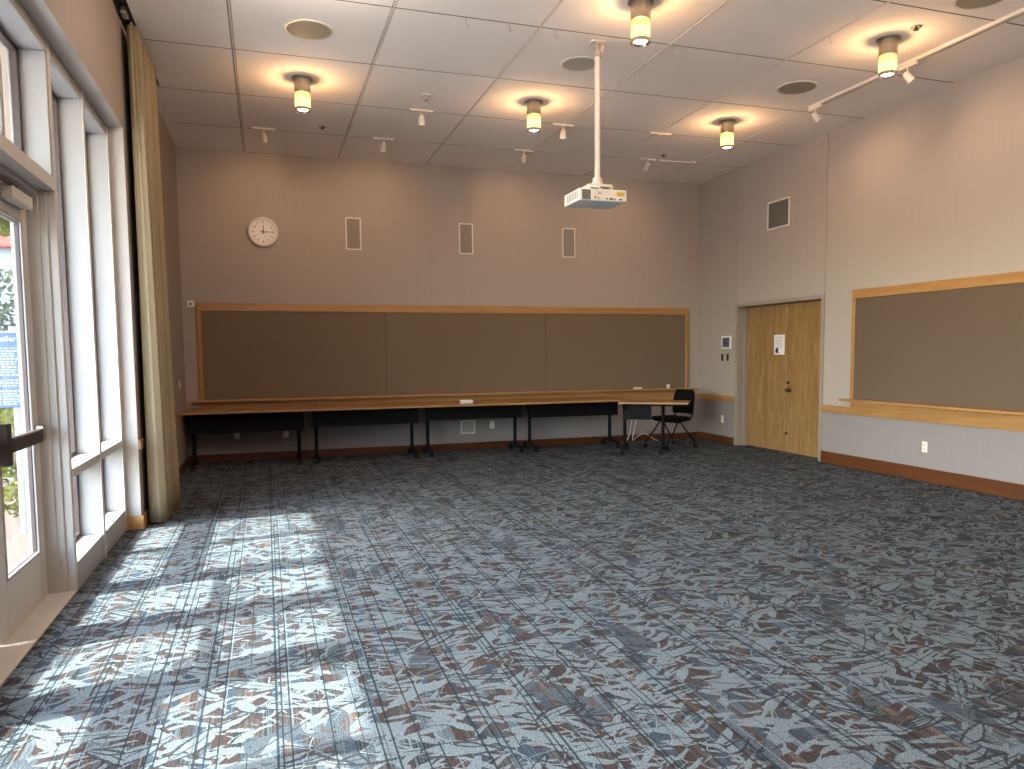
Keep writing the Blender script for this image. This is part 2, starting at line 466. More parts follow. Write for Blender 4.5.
mb.build('grid_bar', 'tbar', ceil)
mb = MB()
for yy in ys[1:-1]: mb.box((.115, yy-.009, H+.0015), (W, yy+.009, H+.02))
mb.build('joint_strip', 'grid_gap', ceil)

# trims
struct(B((0, D-.022, 0), (W-.022, D-.006, .105), .004).build('baseboard_back', 'cherry'), 'cherry baseboard along the far wall, table shade in its colour', 'baseboard')
struct(MB().box((W-.022, 9.84, 0), (W, D, .115), .004).box((W-.022, YR, 0), (W, 7.925, .15), .004).build('baseboard_right', 'cherry_y'), 'reddish wooden baseboard along the right wall', 'baseboard')
struct(MB().box((XW, YJ, 0), (XW+.018, 7.1, .11), .003).box((XI+.01, YJ-.018, 0), (XW+.018, YJ, .11), .003).build('trim_9', 'oakbase'), 'light wooden baseboard wrapped around the end of the window wall', 'baseboard')
struct(MB().box((XW, 7.1, 0), (XW+.018, D-.02, .105), .003).build('baseboard_left', 'cherry_y'), 'wooden baseboard on the left wall behind the curtain, shadow in its colour', 'baseboard')  # darker wood tone stands in for shadow along this stretch
struct(B((0, D-.026, .645), (W-.026, D-.006, .735), .003).build('trim_1', 'maple'), 'maple chair rail on the far wall just above the tabletops', 'trim')
struct(B((W-.024, 9.835, .655), (W, D, .748), .003).build('trim_2', 'maple_y'), 'short maple chair rail between the corner and the wooden door', 'trim')
struct(B((W-.024, YR, .648), (W, 7.925, .738), .003).build('trim_3', 'maple_y'), 'long maple chair rail below the right tackboard', 'trim')
struct(B((XW, YJ+.004, .66), (XW+.02, D-.02, .74), .003).build('trim_4', 'maple_y'), 'maple chair rail end showing between window wall and curtain', 'trim')

# ------------------------------------------------------------------ left glazing
FT = .05
fins_win = [YJ-.03, 5.98, 5.15]
Zs, Zm0, Zm1, Zhd = .17, .695, .75, 3.177
def window(n, ya, yb, label, mid=True):
    """one bay between two fins: fin at the far side, sill panel, mid rail, head, gasket frame and pane"""
    m = MB()
    m.box((XO, ya+FT/2, 0), (XI, yb-FT/2, Zs), .003)          # sill box down to the floor
    m.box((XO, ya+FT/2, Zhd), (XI, yb-FT/2, ZH), .003)
    m.box((XO, yb-FT/2, 0), (XI, yb+FT/2, ZH), .003)          # far fin
    w = struct(m.build('window_%d' % n, 'white_paint'), label, 'window')
    B((XO, ya+FT/2, Zm0), (XI+.004, yb-FT/2, Zm1), .003).build('mid_rail', 'alu', w)
    B((XI, yb-FT/2-.002, 0.0), (XI+.008, yb+FT/2+.002, ZH), .002).build('fin_nosing', 'alu', w)
    for z0, z1 in ((Zs, Zm0), (Zm1, Zhd)):
        g_ = MB(); a, b = ya+FT/2, yb-FT/2; t = .03
        for (y0, y1, u0, u1) in ((a, a+t, z0, z1), (b-t, b, z0, z1), (a, b, z0, z0+t), (a, b, z1-t, z1)):
            g_.box((XG-.02, y0, u0), (XG+.022, y1, u1), .003)
        g_.build('glazing_bead', 'gasket', w)
        B((XG-.004, a+.01, z0+.01), (XG+.004, b-.01, z1-.01)).build('pane', 'glass', w)
    return w
window(1, 5.98, YJ-.03, 'tall window bay farthest from viewer, next to the curtain')
window(2, 5.15, 5.98, 'tall window bay right beside the glass door')
k = 3
for yy in (2.47, 1.64, .81):
    window(k, yy, yy+.83, ('window bay adjoining the near side of the glass doors', 'window bay between two others on the near side of the glass doors', 'window bay nearest the rear wall')[k-3]); k += 1

def ff(m, x0, x1, y0, y1, z0, z1, t, bev=.003):     # rectangular frame in the yz plane
    m.box((x0, y0, z0), (x1, y0+t, z1), bev); m.box((x0, y1-t, z0), (x1, y1, z1), bev)
    m.box((x0, y0+t, z0), (x1, y1-t, z0+t), bev); m.box((x0, y0+t, z1-t), (x1, y1-t, z1), bev)
# fin between window bay and door carries the door frame
m = MB()
m.box((XO, 5.125, 0), (XI, 5.175, ZH), .003)
m.box((XO, 3.27, 0), (XI, 3.325, ZH), .003)
m.box((XO, 3.325, 2.395), (XI, 5.125, 2.475), .003)            # transom bar
struct(m.build('trim_5', 'alu'), 'grey aluminium door frame and transom bar around the glass doors', 'door frame')
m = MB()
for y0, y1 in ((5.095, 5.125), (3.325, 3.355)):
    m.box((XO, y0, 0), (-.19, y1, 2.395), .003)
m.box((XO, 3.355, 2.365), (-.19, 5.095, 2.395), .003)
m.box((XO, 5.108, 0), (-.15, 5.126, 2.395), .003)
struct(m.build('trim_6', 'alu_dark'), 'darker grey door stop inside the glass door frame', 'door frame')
# window over the doors
m = MB()
m.box((XO, 3.325, Zhd), (XI, 5.125, ZH), .003); m.box((XO, 4.215, 2.475), (XI, 4.255, Zhd), .003)
m.box((XO, 5.09, 2.475), (XI-.004, 5.125, Zhd), .003)
w = struct(m.build('window_6', 'white_paint'), 'transom window above the glass doors', 'window')
for a, b in ((3.325, 4.215), (4.255, 5.09)):
    g_ = MB(); ff(g_, XG-.02, XG+.022, a, b, 2.475, Zhd, .03); g_.build('glazing_bead', 'gasket', w)
    B((XG-.004, a+.01, 2.485), (XG+.004, b-.01, Zhd-.01)).build('pane', 'glass', w)
# door leaves
def leaf(n, y0, y1, label, latch_low):
    m = MB(); xa, xb = -.295, -.25
    st, sr = .15, .115
    m.box((xa, y0, .012), (xb, y0+st, 2.36), .003); m.box((xa, y1-sr, .012), (xb, y1, 2.36), .003)
    m.box((xa, y0+st, .012), (xb, y1-sr, .29), .003); m.box((xa, y0+st, 2.2), (xb, y1-sr, 2.36), .003)
    d = struct(m.build('door_%d' % n, 'alu'), label, 'door')
    m = MB(); ff(m, xa-.004, xb+.004, y0+st-.002, y1-sr+.002, .288, 2.202, .018); m.build('glazing_bead', 'white_paint', d)
    m = MB(); ff(m, xa+.012, xb-.008, y0+st+.012, y1-sr-.012, .30, 2.19, .008); m.build('gasket', 'gasket', d)
    B((-.276, y0+st+.005, .295), (-.268, y1-sr-.005, 2.195)).build('pane', 'glass', d)
    # panic bar
    m = MB()
    ym = y0+.06
    m.prism([(-.25, ym-.07), (-.17, ym-.055), (-.16, ym-.02), (-.17, ym+.015), (-.25, ym+.03)], .90, 1.105)
    pb = m.build('push_bar_head', 'bronze', d)
    m = MB(); m.box((-.205, ym+.02, .955), (-.160, y1-.26, 1.030), .012, seg=2); m.build('push_bar', 'bronze', d)
    m = MB(); m.box((-.222, ym+.05, .965), (-.198, y1-.07, 1.02), .004); m.box((-.25, y1-.10, .95), (-.20, y1-.055, 1.035), .004)
    m.build('push_bar_rail', 'steel', d)
    # closer
    m = MB(); m.box((-.25, y0+.40, 2.255), (-.185, y1-.12, 2.325), .006); m.build('door_closer', 'alu', d)
    m = MB(); m.box((-.215, y0+.18, 2.328), (-.195, y1-.35, 2.34), .002); m.build('closer_arm', 'bronze', d)
    return d
leaf(1, 4.235, 5.095, 'grey framed glass door leaf with dark push bar, showing the blue sign outside', True)
leaf(2, 3.36, 4.225, 'grey framed glass door leaf nearer the viewer', True)
struct(B((-.29, 3.33, 0.0), (XI+.0, 5.12, .014), .003).build('trim_7', 'threshold'), 'pale stone sill strip under the glass doors', 'threshold')

# ------------------------------------------------------------------ wooden double door (right wall)
m = MB()
XF = W-.012
m.box((XF, 7.93, 0), (W+.19, DY0, 2.135), .003); m.box((XF, DY1, 0), (W+.19, 9.83, 2.135), .003)
m.box((XF, DY0, DZ), (W+.19, DY1, 2.135), .003)
m.box((W+.10, DY0, 0), (W+.155, DY0+.016, DZ), .002); m.box((W+.10, DY1-.016, 0), (W+.155, DY1, DZ), .002)
struct(m.build('trim_8', 'doorframe'), 'taupe painted steel frame around the wooden double door', 'door frame')
ym = (DY0+DY1)/2
dl = B((W+.157, DY0+.004, .01), (W+.20, ym-.003, DZ-.003), .002).build('door_3', 'door')
struct(dl, 'right leaf of the pale maple double door, with the dark lever handle', 'door')
dr = B((W+.157, ym+.003, .01), (W+.20, DY1-.004, DZ-.003), .002).build('door_4', 'door')
struct(dr, 'left leaf of the pale maple double door, with the taped paper notice', 'door')
xd = W+.157
MX = Matrix.Rotation(-PI/2, 4, 'Y')          # z axis -> -x
m = MB(); m.lathe([(0, .014), (.034, .014), (.037, 0)], 20, Matrix.Translation((xd, ym-.075, .885)) @ MX)
m.tube([(xd-.005, ym-.075, .885), (xd-.055, ym-.075, .885), (xd-.060, ym-.10, .885), (xd-.058, ym-.20, .880)], .013, 8)
m.build('door_handle', 'bronze', dl)
m = MB(); m.lathe([(0, .015), (.022, .015), (.025, 0)], 20, Matrix.Translation((xd, ym-.075, .985)) @ MX); m.build('lock_cylinder', 'bronze', dl)
m = MB(); m.lathe([(0, .013), (.022, .013), (.024, 0)], 16, Matrix.Translation((xd, ym-.05, .275)) @ MX); m.build('floor_bolt', 'bronze', dl)
m = MB(); m.box((xd-.012, ym-.022, .02), (xd, ym+.004, DZ-.02), .003); m.build('astragal', 'door', dl)
for yh in (.25, 1.05, 1.85):
    m = MB(); m.tube([(xd-.008, DY0+.006, yh-.05), (xd-.008, DY0+.006, yh+.05)], .007, 8); m.build('hinge', 'steel', dl)

struct(B((W+.22, 7.86, -.05), (W+.30, 9.90, 2.2)).build('door_light_block', 'wainscot'), 'added panel behind the wooden double door, blocking stray light', 'wall')  # unseen backing added to stop sky light leaking round the door
# paper notice taped to the door
t = thing('paper_notice', 'white paper notice taped to the left leaf of the wooden door', 'notice', (xd-.0015, ym+.135, 1.515))
B((-.001, -.115, -.14), (.001, .115, .14)).build('sheet', 'paper', t)
m = MB()
for r in range(8):
    zz = .105-.021*r
    yy = .085
    while yy > -.07:
        wl = random.uniform(.015, .04); m.box((-.0016, yy-wl, zz-.004), (-.0008, yy, zz+.004)); yy -= wl+.009
m.build('printed_lines', 'paper_grey', t)
m = MB(); m.prism([(.08, -.115), (.085, -.075), (.055, -.045), (.02, -.048), (.012, -.07), (.03, -.085), (.015, -.10), (.0, -.118)], 0, .001, Matrix.Translation((-.0008, 0, 0)) @ Matrix(((0, 0, -1, 0), (1, 0, 0, 0), (0, 1, 0, 0), (0, 0, 0, 1))))
m.build('printed_picture', 'ink', t)

# ------------------------------------------------------------------ tackboards
t = thing('tackboard', 'long brown tackboard in a maple frame on the far wall above the tables', 'bulletin board', (3.88, D, 0))
x0, x1 = .187-3.88, 7.576-3.88
m = MB()
for a, b in ((x0+.05, -1.22), (-1.214, 1.216), (1.222, x1-.05)): m.box((a, -.028, .84), (b, -.008, 2.03), .002)
m.build('tack_panel', 'tack', t)
B((x0, -.040, 2.025), (x1, -.005, 2.13), .003).build('frame_rail', 'maple', t)
for a in (x0, x1-.05): B((a, -.038, .84), (a+.05, -.005, 2.025), .003).build('frame_stile', 'maple_z', t)
m = MB(); m.box((x0-.10, -.135, .815), (x1+.11, -.005, .842), .006, seg=2); m.build('ledge', 'maple', t)
B((x0, -.03, .735), (x1, -.006, .815), .002).build('apron', 'maple', t)

t = thing('tackboard', 'brown tackboard, toned for the light on it, in a maple frame on the right wall beside the wooden door', 'bulletin board', (W, 5.0, 0))
y1 = 7.42-5.0; y0 = -4.2
m = MB()
for a, b in ((y0+.05, -1.3), (-1.295, y1-.05)): m.box((-.028, a, .84), (-.004, b, 2.06), .002)
m.build('tack_panel', 'tack_right', t)
B((-.040, y0, 2.04), (0, y1, 2.145), .003).build('frame_rail', 'maple_y', t)
for a in (y0, y1-.05): B((-.038, a, .84), (0, a+.05, 2.04), .003).build('frame_stile', 'maple_z', t)
m = MB(); m.box((-.135, y0-.1, .812), (0, y1+.075, .84), .006, seg=2); m.build('ledge', 'maple_y', t)
B((-.026, y0, .738), (0, y1, .812), .002).build('apron', 'maple_y', t)

# ------------------------------------------------------------------ clock
t = thing('wall_clock', 'round white wall clock with black hands high on the far wall', 'clock', (1.053, D-.004, 3.085))
Y2 = RX90
m = MB(); m.lathe([(.165, .046), (.175, .050), (.192, .040), (.196, .02), (.192, 0), (0, 0)], 48, RX90); m.build('rim', 'white', t)
m = MB(); m.lathe([(0, .034), (.168, .034), (.168, .02), (0, .02)], 48, RX90); m.build('dial', 'clockface', t)
for h in range(1, 13):
    a = PI/2-h*PI/6
    text_mesh('numeral', str(h), .044, 'ink', Matrix.Translation((.128*math.cos(a), -.0352, .128*math.sin(a))) @ RX90, t)
m = MB()
for q in range(60):
    a = q*PI/30; c, s_ = math.cos(a), math.sin(a)
    m.tube([(.153*c, -.035, .153*s_), (.162*c, -.035, .162*s_)], .0012, 4)
m.build('minute_marks', 'ink', t)
def hand(name, ang, L, w, yy):
    mm = MB(); mm.prism([(-w, -.03), (w, -.03), (w*.6, L), (-w*.6, L)], 0, .002, Matrix.Translation((0, yy, 0)) @ RX90 @ Matrix.Rotation(-ang, 4, 'Z')); mm.build(name, 'ink', t)
hand('hour_hand', math.radians(7), .088, .006, -.037); hand('minute_hand', math.radians(90), .135, .0045, -.039); hand('second_hand', math.radians(305), .04, .0025, -.041)
m = MB(); m.lathe([(0, .045), (.008, .045), (.008, .034)], 14, RX90); m.build('pivot', 'ink', t)

# ------------------------------------------------------------------ wall speakers, vents
def framed(name, label, cat, group, cx, cz, w, h, mat_g, grille):
    t = thing(name, label, cat, (cx, D-.004, cz), 0, group)
    m = MB(); b = .017
    for a in ((-w/2, -h/2, -w/2+b, h/2), (w/2-b, -h/2, w/2, h/2), (-w/2+b, -h/2, w/2-b, -h/2+b), (-w/2+b, h/2-b, w/2-b, h/2)):
        m.box((a[0], -.014, a[1]), (a[2], 0, a[3]), .002)
    m.build('frame', 'white', t)
    m = MB(); m.box((-w/2+b, -.008, -h/2+b), (w/2-b, -.001, h/2-b))
    for q in range(9):
        xx = -w/2+b+(w-2*b)*(q+.5)/9
        m.box((xx-.004, -.011, -h/2+b), (xx+.004, -.007, h/2-b))
    m.build('grille', grille, t)
    return t
s = framed('wall_speaker', 'slim white framed wall speaker nearest the clock', 'speaker', 'wall speakers on the far wall', 2.25, 3.112, .213, .445, None, 'grille')
dup(s, (3.871, D-.004, 3.105), 'middle one of the three slim wall speakers on the far wall')
dup(s, (5.492, D-.004, 3.104), 'slim white framed wall speaker below and left of the projector')
t = thing('wall_vent', 'square grey air vent high on the right wall above the wooden door', 'vent', (W, 8.872, 3.30))
m = MB(); w_, h_, b = .47, .385, .022
m.box((-.012, -w_/2, -h_/2), (0, -w_/2+b, h_/2), .002); m.box((-.012, w_/2-b, -h_/2), (0, w_/2, h_/2), .002)
m.box((-.012, -w_/2+b, -h_/2), (0, w_/2-b, -h_/2+b), .002); m.box((-.012, -w_/2+b, h_/2-b), (0, w_/2-b, h_/2), .002)
m.build('frame', 'white', t)
m = MB(); m.box((-.002, -w_/2+b, -h_/2+b), (0.0, w_/2-b, h_/2-b))
for q in range(18):
    zz = -h_/2+b+(h_-2*b)*(q+.5)/18; m.box((-.010, -w_/2+b, zz-.004), (-.002, w_/2-b, zz+.004), rot=None)
m.build('louvres', 'vent_dark', t)
t = thing('wall_vent', 'small white framed return grille low on the far wall under the third table', 'vent', (3.86, D-.006, .34))
m = MB(); w_, h_, b = .22, .20, .016
m.box((-w_/2, -.010, -h_/2), (-w_/2+b, 0, h_/2), .002); m.box((w_/2-b, -.010, -h_/2), (w_/2, 0, h_/2), .002)
m.box((-w_/2+b, -.010, -h_/2), (w_/2-b, 0, -h_/2+b), .002); m.box((-w_/2+b, -.010, h_/2-b), (w_/2-b, 0, h_/2), .002); m.build('frame', 'white', t)
m = MB(); m.box((-w_/2+b, -.002, -h_/2+b), (w_/2-b, 0, h_/2-b))
for q in range(9):
    zz = -h_/2+b+(h_-2*b)*(q+.5)/9; m.box((-w_/2+b, -.008, zz-.004), (w_/2-b, -.002, zz+.004))
m.build('louvres', 'sensor', t)

# outlets and switches
def outlet(label, loc, rz=0.0, src=[None]):
    if src[0]: return dup(src[0], loc, label, rz)
    t = thing('wall_outlet', label, 'outlet', loc, rz, 'white wall outlets')
    m = MB(); m.box((-.036, -.006, -.058), (.036, 0, .058), .003); m.build('cover_plate', 'white', t)
    for zz in (-.024, .024):
        m = MB(); m.box((-.017, -.009, zz-.015), (.017, -.005, zz+.015), .003); m.build('socket', 'offwhite', t)
    for zz in (-.024, .024):
        for sx in (-.0065, .0065): MB().box((sx-.0015, -.0097, zz-.004), (sx+.0015, -.0088, zz+.007)).build('slot', 'ink', t)
    src[0] = t; return t
outlet('wall outlet under the leftmost table, nearer the curtain', (.629, D-.006, .36))
outlet('wall outlet under the leftmost table, nearer its right leg', (1.264, D-.006, .35))
outlet('wall outlet beside the low return grille under the third table', (4.238, D-.006, .36))
outlet('white wall outlet between the room corner and the wooden door', (W, 10.16, .375), -PI/2)
outlet('white wall outlet below the right tackboard', (W, 6.33, .376), -PI/2)
t = thing('control_panel', 'white framed bluish touch panel left of the wooden door', 'control panel', (W+.001, 10.065, 1.565))
m = MB(); m.box((-.02, -.125, -.10), (0, .125, .10), .006); m.build('bezel', 'white', t)
m = MB(); m.box((-.0225, -.09, -.072), (-.019, .09, .072), .002); m.build('display', 'screen', t)
m = MB(); m.lathe([(0, .002), (.022, .002), (.022, 0)], 16, Matrix.Translation((-.0225, 0, -.005)) @ MX); m.build('icon', 'ink', t)
sw = None
for yy, lab in ((10.175, 'dark narrow wall switch below the touch panel, left one of two'), (10.03, 'dark narrow wall switch below the touch panel, right one of two')):
    if sw is None:
        sw = thing('wall_switch', lab, 'switch', (W, yy, 1.335), 0, 'dark switches below the touch panel')
        m = MB(); m.box((-.006, -.035, -.062), (0, .035, .062), .002); m.build('cover_plate', 'sensor', sw)
        m = MB(); m.box((-.010, -.026, -.052), (-.005, .026, .052), .002); m.build('rocker', 'ink', sw)
    else: dup(sw, (W, yy, 1.335), lab)
t = thing('wall_switch', 'pale light switch on the left wall behind the curtain', 'switch', (XW, 10.16, 1.075))
m = MB(); m.box((0, -.036, -.058), (.007, .036, .058), .002); m.build('cover_plate', 'white', t)
m = MB(); m.box((.006, -.008, -.014), (.016, .008, .014), .002); m.build('toggle', 'offwhite', t)
t = thing('motion_sensor', 'small grey white box sensor at the upper left end of the long tackboard', 'sensor', (.118, D-.004, 2.114))
m = MB(); m.box((-.045, -.04, -.045), (.045, 0, .045), .008, seg=2); m.build('housing', 'white', t)
m = MB(); m.lathe([(0, .008), (.014, .008), (.014, 0)], 14, Matrix.Translation((0, -.04, 0)) @ RX90); m.build('lens', 'ink', t)

# ------------------------------------------------------------------ ceiling fixtures
lamp = thing('ceiling_lamp', 'x', 'lamp', (3.865, 7.89, H), 0, 'steel and glass cylinder ceiling lamps')
m = MB(); m.lathe([(0, 0), (.100, 0), (.100, -.010), (.078, -.014)], 32); m.build('canopy', 'steel', lamp)
m = MB(); m.lathe([(.078, -.010), (.078, -.145), (.070, -.145), (.070, -.02)], 32); m.build('housing', 'steel', lamp)
m = MB(); m.lathe([(.074, -.145), (.074, -.290), (.071, -.290), (.071, -.145)], 32); m.build('glass_shade', 'lampglass', lamp)
m = MB(); m.lathe([(.076, -.285), (.077, -.312), (.070, -.312), (.060, -.295), (.071, -.285)], 32); m.build('trim_ring', 'chrome', lamp)
m = MB(); m.lathe([(.0, -.285), (.035, -.29), (.05, -.300), (.03, -.308), (0, -.310)], 20); m.build('bulb', 'bulb', lamp)
lamp['label'] = 'cylinder ceiling lamp hanging in the middle of the far row, left of the projector pole'
dup(lamp, (1.459, 7.89, H), 'cylinder ceiling lamp of the far row nearest the curtain')
dup(lamp, (6.284, 7.89, H), 'cylinder ceiling lamp of the far row nearest the right wall')
dup(lamp, (3.872, 5.45, H), 'cylinder ceiling lamp of the near row, at the top edge right of the projector pole')
dup(lamp, (6.278, 5.45, H), 'cylinder ceiling lamp of the near row beside the white lighting track')
LAMPS = [(1.459, 7.89), (3.865, 7.89), (6.284, 7.89), (3.872, 5.45), (6.278, 5.45)]

def cspk(loc, label, grille):
    t = thing('ceiling_speaker', label, 'speaker', loc, 0, 'round ceiling speakers')
    m = MB(); m.lathe([(0, 0), (.205, 0), (.205, -.004), (.195, -.010), (.183, -.008), (.183, 0)], 40); m.build('ring', 'offwhite', t)
    m = MB(); m.lathe([(.184, -.003), (.184, -.007), (.10, -.011), (0, -.012)], 40); m.build('grille', grille, t)
    return t
cspk((1.464, 6.72, H), 'round tan ceiling speaker above the window side lamp row', 'spk_grille')
cspk((3.915, 6.75, H), 'round grey ceiling speaker partly behind the projector pole', 'spk_grille_grey').scale = (.88, .88, 1)
cspk((6.313, 6.69, H), 'round tan ceiling speaker between the two lamps on the right', 'spk_grille')
cspk((6.365, 4.604, H), 'round tan ceiling speaker cut by the top edge at upper right', 'spk_grille')

def sprinkler(loc, label, src=[None]):
    if src[0]: return dup(src[0], loc, label)
    t = thing('ceiling_sprinkler', label, 'sprinkler', loc, 0, 'recessed ceiling sprinklers')
    m = MB(); m.lathe([(0, 0), (.045, 0), (.045, -.006), (.03, -.008), (.028, 0)], 24); m.build('escutcheon', 'sensor', t)
    m = MB(); m.lathe([(.012, 0), (.012, -.02), (.022, -.024), (.022, -.027), (0, -.027)], 16); m.build('nozzle', 'bronze', t)
    src[0] = t; return t
sprinkler((1.758, 9.45, H), 'small dark sprinkler behind the lamp nearest the curtain')
sprinkler((6.31, 9.45, H), 'small dark sprinkler behind the far lamp near the right wall')
sprinkler((6.308, 5.18, H), 'small dark sprinkler beside the near lamp at upper right')
t = thing('smoke_detector', 'small white smoke detector on the ceiling left of the middle far lamp', 'smoke detector', (2.713, 8.01, H))
m = MB(); m.lathe([(0, 0), (.055, 0), (.055, -.012), (.03, -.018), (.03, 0)], 24); m.build('base', 'offwhite', t)
m = MB(); m.lathe([(.026, -.015), (.03, -.05), (.022, -.058), (0, -.06)], 20); m.build('sensor_head', 'sensor', t)
for i, (hx, hy, lab) in enumerate(((2.657, 6.127, 'small wire ceiling hook, leftmost of those along the cross seam'), (3.023, 6.131, 'small wire ceiling hook, second from left along the cross seam'),
        (3.427, 6.128, 'small wire ceiling hook just left of the projector mount'), (3.80, 6.135, 'small wire ceiling hook right at the top of the projector pole'),
        (4.574, 6.124, 'small wire ceiling hook right below the near middle lamp'), (5.201, 6.12, 'small wire ceiling hook, rightmost along the cross seam'),
        (5.737, 5.54, 'small wire ceiling hook on the lengthwise bar left of the near right lamp'))):
    m = MB(); m.tube([(0, 0, .004), (0, 0, -.045), (.008, 0, -.058), (.020, 0, -.058), (.026, 0, -.048)], .0028, 6)
    o = m.build('ceiling_hook', 'sensor'); o.location = (hx, hy, H); tag(o, lab, 'hook', 'wire hooks on the ceiling grid')

# lighting track and heads
t = thing('lighting_track', 'long white lighting track on the ceiling along the right wall', 'track', (6.853, 5.6, H))
m = MB(); m.box((-.018, -6.0, -.030), (.018, 1.56, -.0), .003); m.build('rail', 'offwhite', t)
m = MB(); m.box((-.022, 1.56, -.034), (.022, 1.66, 0), .003); m.build('end_feed', 'sensor', t)
HEADS = []
def head(x, y, along_x, aim, label, z=H, src={}):
    """small white track spot: adapter bar, stem and bell shaped head"""
    t = thing('track_spotlight', label, 'spotlight', (x, y, z), 0, 'white track spotlights')
    m = MB()
    if along_x: m.box((-.13, -.014, -.020), (.13, .014, 0), .003)
    else: m.box((-.016, -.10, -.030), (.016, .10, 0), .003)
    m.build('adapter', 'offwhite', t)
    m = MB(); m.tube([(0, 0, -.018), (0, 0, -.075)], .008, 8); m.build('stem', 'offwhite', t)
    d = (Vector(aim)-Vector((x, y, z-.10))).normalized()
    q = Vector((0, 0, -1)).rotation_difference(d).to_matrix().to_4x4()
    m = MB(); m.lathe([(0, .045), (.020, .042), (.032, .015), (.036, -.03), (.040, -.055), (.036, -.055), (.030, -.02), (0, -.015)], 20, Matrix.Translation((0, 0, -.105)) @ q); m.build('lamp_head', 'offwhite', t)
    m = MB(); m.lathe([(0, -.030), (.028, -.030), (0, -.036)], 16, Matrix.Translation((0, 0, -.105)) @ q); m.build('bulb', 'bulb', t)
    p = Vector((x, y, z-.105))+d*.07
    HEADS.append((p, d))
head(1.10, 9.70, True, (1.05, D, 3.1), 'white track spotlight aimed at the clock')
head(2.52, 9.72, True, (2.47, D, 3.15), 'white track spotlight aimed at the wall speaker nearest the clock')
head(4.39, 9.75, True, (4.55, D, 3.05), 'white track spotlight left of the projector, on the row nearest the far wall')
head(6.20, 9.70, True, (6.25, D, 3.05), 'white track spotlight in the far right ceiling corner')
head(2.76, 8.50, True, (2.76, 9.3, 0), 'white track spotlight behind the smoke detector')
head(4.47, 8.55, True, (4.47, 9.2, 0), 'white track spotlight just right of the middle far lamp')
head(6.853, 7.06, False, (W, 7.0, 3.1), 'white track spotlight at the far end of the long track', H-.0301)
head(6.853, 5.80, False, (W, 5.5, 3.0), 'white track spotlight beside the near right lamp', H-.0301)
t = thing('lighting_track', 'short white lighting track piece at the far right of the ceiling', 'track', (6.60, 9.69, H))
m = MB(); m.box((-.22, -.013, -.02), (.30, .013, 0), .003); m.build('rail', 'offwhite', t)
m = MB(); m.lathe([(0, 0), (.05, 0), (.05, -.02), (0, -.024)], 16, Matrix.Translation((.33, 0, 0))); m.build('end_feed', 'offwhite', t)
t = thing('ceiling_connector', 'small white connector on the ceiling grid left of the far right lamp', 'track', (5.76, 8.53, H))
m = MB(); m.box((-.14, -.016, -.024), (.14, .016, .003), .004); m.build('body', 'offwhite', t)
m = MB(); m.lathe([(0, -.02), (.03, -.022), (.03, -.035), (0, -.038)], 14); m.build('cap', 'offwhite', t)

# ------------------------------------------------------------------ projector and its pole
t = thing('projector_mount', 'white ceiling pole that carries the projector', 'projector mount', (3.87, 6.25, H))
m = MB(); m.box((-.07, -.045, -.012), (.07, .045, 0), .003); m.tube([(.06, .02, -.01), (.05, .01, -.06), (0, 0, -.10)], .012, 8); m.build('ceiling_plate', 'offwhite', t)
m = MB(); m.tube([(0, 0, -.012), (0, 0, -.10)], .017, 12); m.lathe([(0, -.075), (.036, -.08), (.036, -.125), (0, -.13)], 20); m.build('swivel', 'sensor', t)
m = MB(); m.tube([(0, 0, -.11), (0, 0, -1.215)], .024, 18); m.build('pole', 'offwhite', t)
m = MB(); m.lathe([(0, -1.165), (.042, -1.165), (.048, -1.23), (0, -1.235)], 20)
m.box((-.10, -.07, -1.25), (.12, .09, -1.225), .006); m.box((-.115, -.07, -1.272), (-.09, .09, -1.23), .004); m.box((.095, -.07, -1.272), (.12, .09, -1.23), .004)
m.build('bracket', 'offwhite', t)
t = thing('projector', 'white projector hanging upside down from the ceiling pole', 'projector', (3.878, 6.26, 2.745))
m = MB(); m.box((-.228, -.12, 0), (.226, .235, .104), .010, seg=2); m.build('body', 'projector_white', t)
m = MB()
for q in range(7):
    yy = -.08+.037*q; m.box((-.2305, yy, .022), (-.227, yy+.018, .085), .001)
m.build('side_louvres', 'sensor', t)
m = MB(); m.box((-.205, -.1235, .008), (-.122, -.118, .092), .002)
for q in range(7): m.box((-.20, -.1265, .014+.011*q), (-.127, -.122, .019+.011*q))
m.build('exhaust_grille', 'vent_dark', t)
B((-.108, -.1232, .006), (.214, -.118, .096), .002).build('connector_panel', 'offwhite', t)
m = MB()
for (a, z, w_, h_) in ((-.085, .02, .012, .016), (-.052, .018, .010, .012), (.02, .016, .02, .010), (.055, .014, .034, .014), (.10, .014, .014, .012), (.15, .014, .026, .012), (-.05, .058, .024, .022)):
    MB().box((a, -.1262, z), (a+w_, -.1225, z+h_), .001).build('socket', 'ink', t)
B((.125, -.1258, .048), (.197, -.1228, .082)).build('warning_sticker', 'yellow', t)
m = MB(); m.lathe([(.045, 0), (.05, .02), (.045, .03), (.04, .022), (0, .018)], 24, Matrix.Translation((.10, .235, .055)) @ Matrix.Rotation(-PI/2, 4, 'X')); m.build('lens', 'black_plastic', t)
m = MB()
for (a, b_) in ((-.05, -.06), (.02, -.08), (.07, -.03), (.13, -.07)):
    MB().lathe([(0, .100), (.016, .100), (.014, .109), (0, .110)], 12, Matrix.Translation((a, b_, 0))).build('mount_foot', 'ink', t)
m = MB(); m.tube([(-.15, -.085, .112), (-.11, -.128, .122), (-.06, -.150, .112), (-.035, -.150, .085), (-.038, -.125, .068)], .009, 8); m.build('cable', 'white', t)

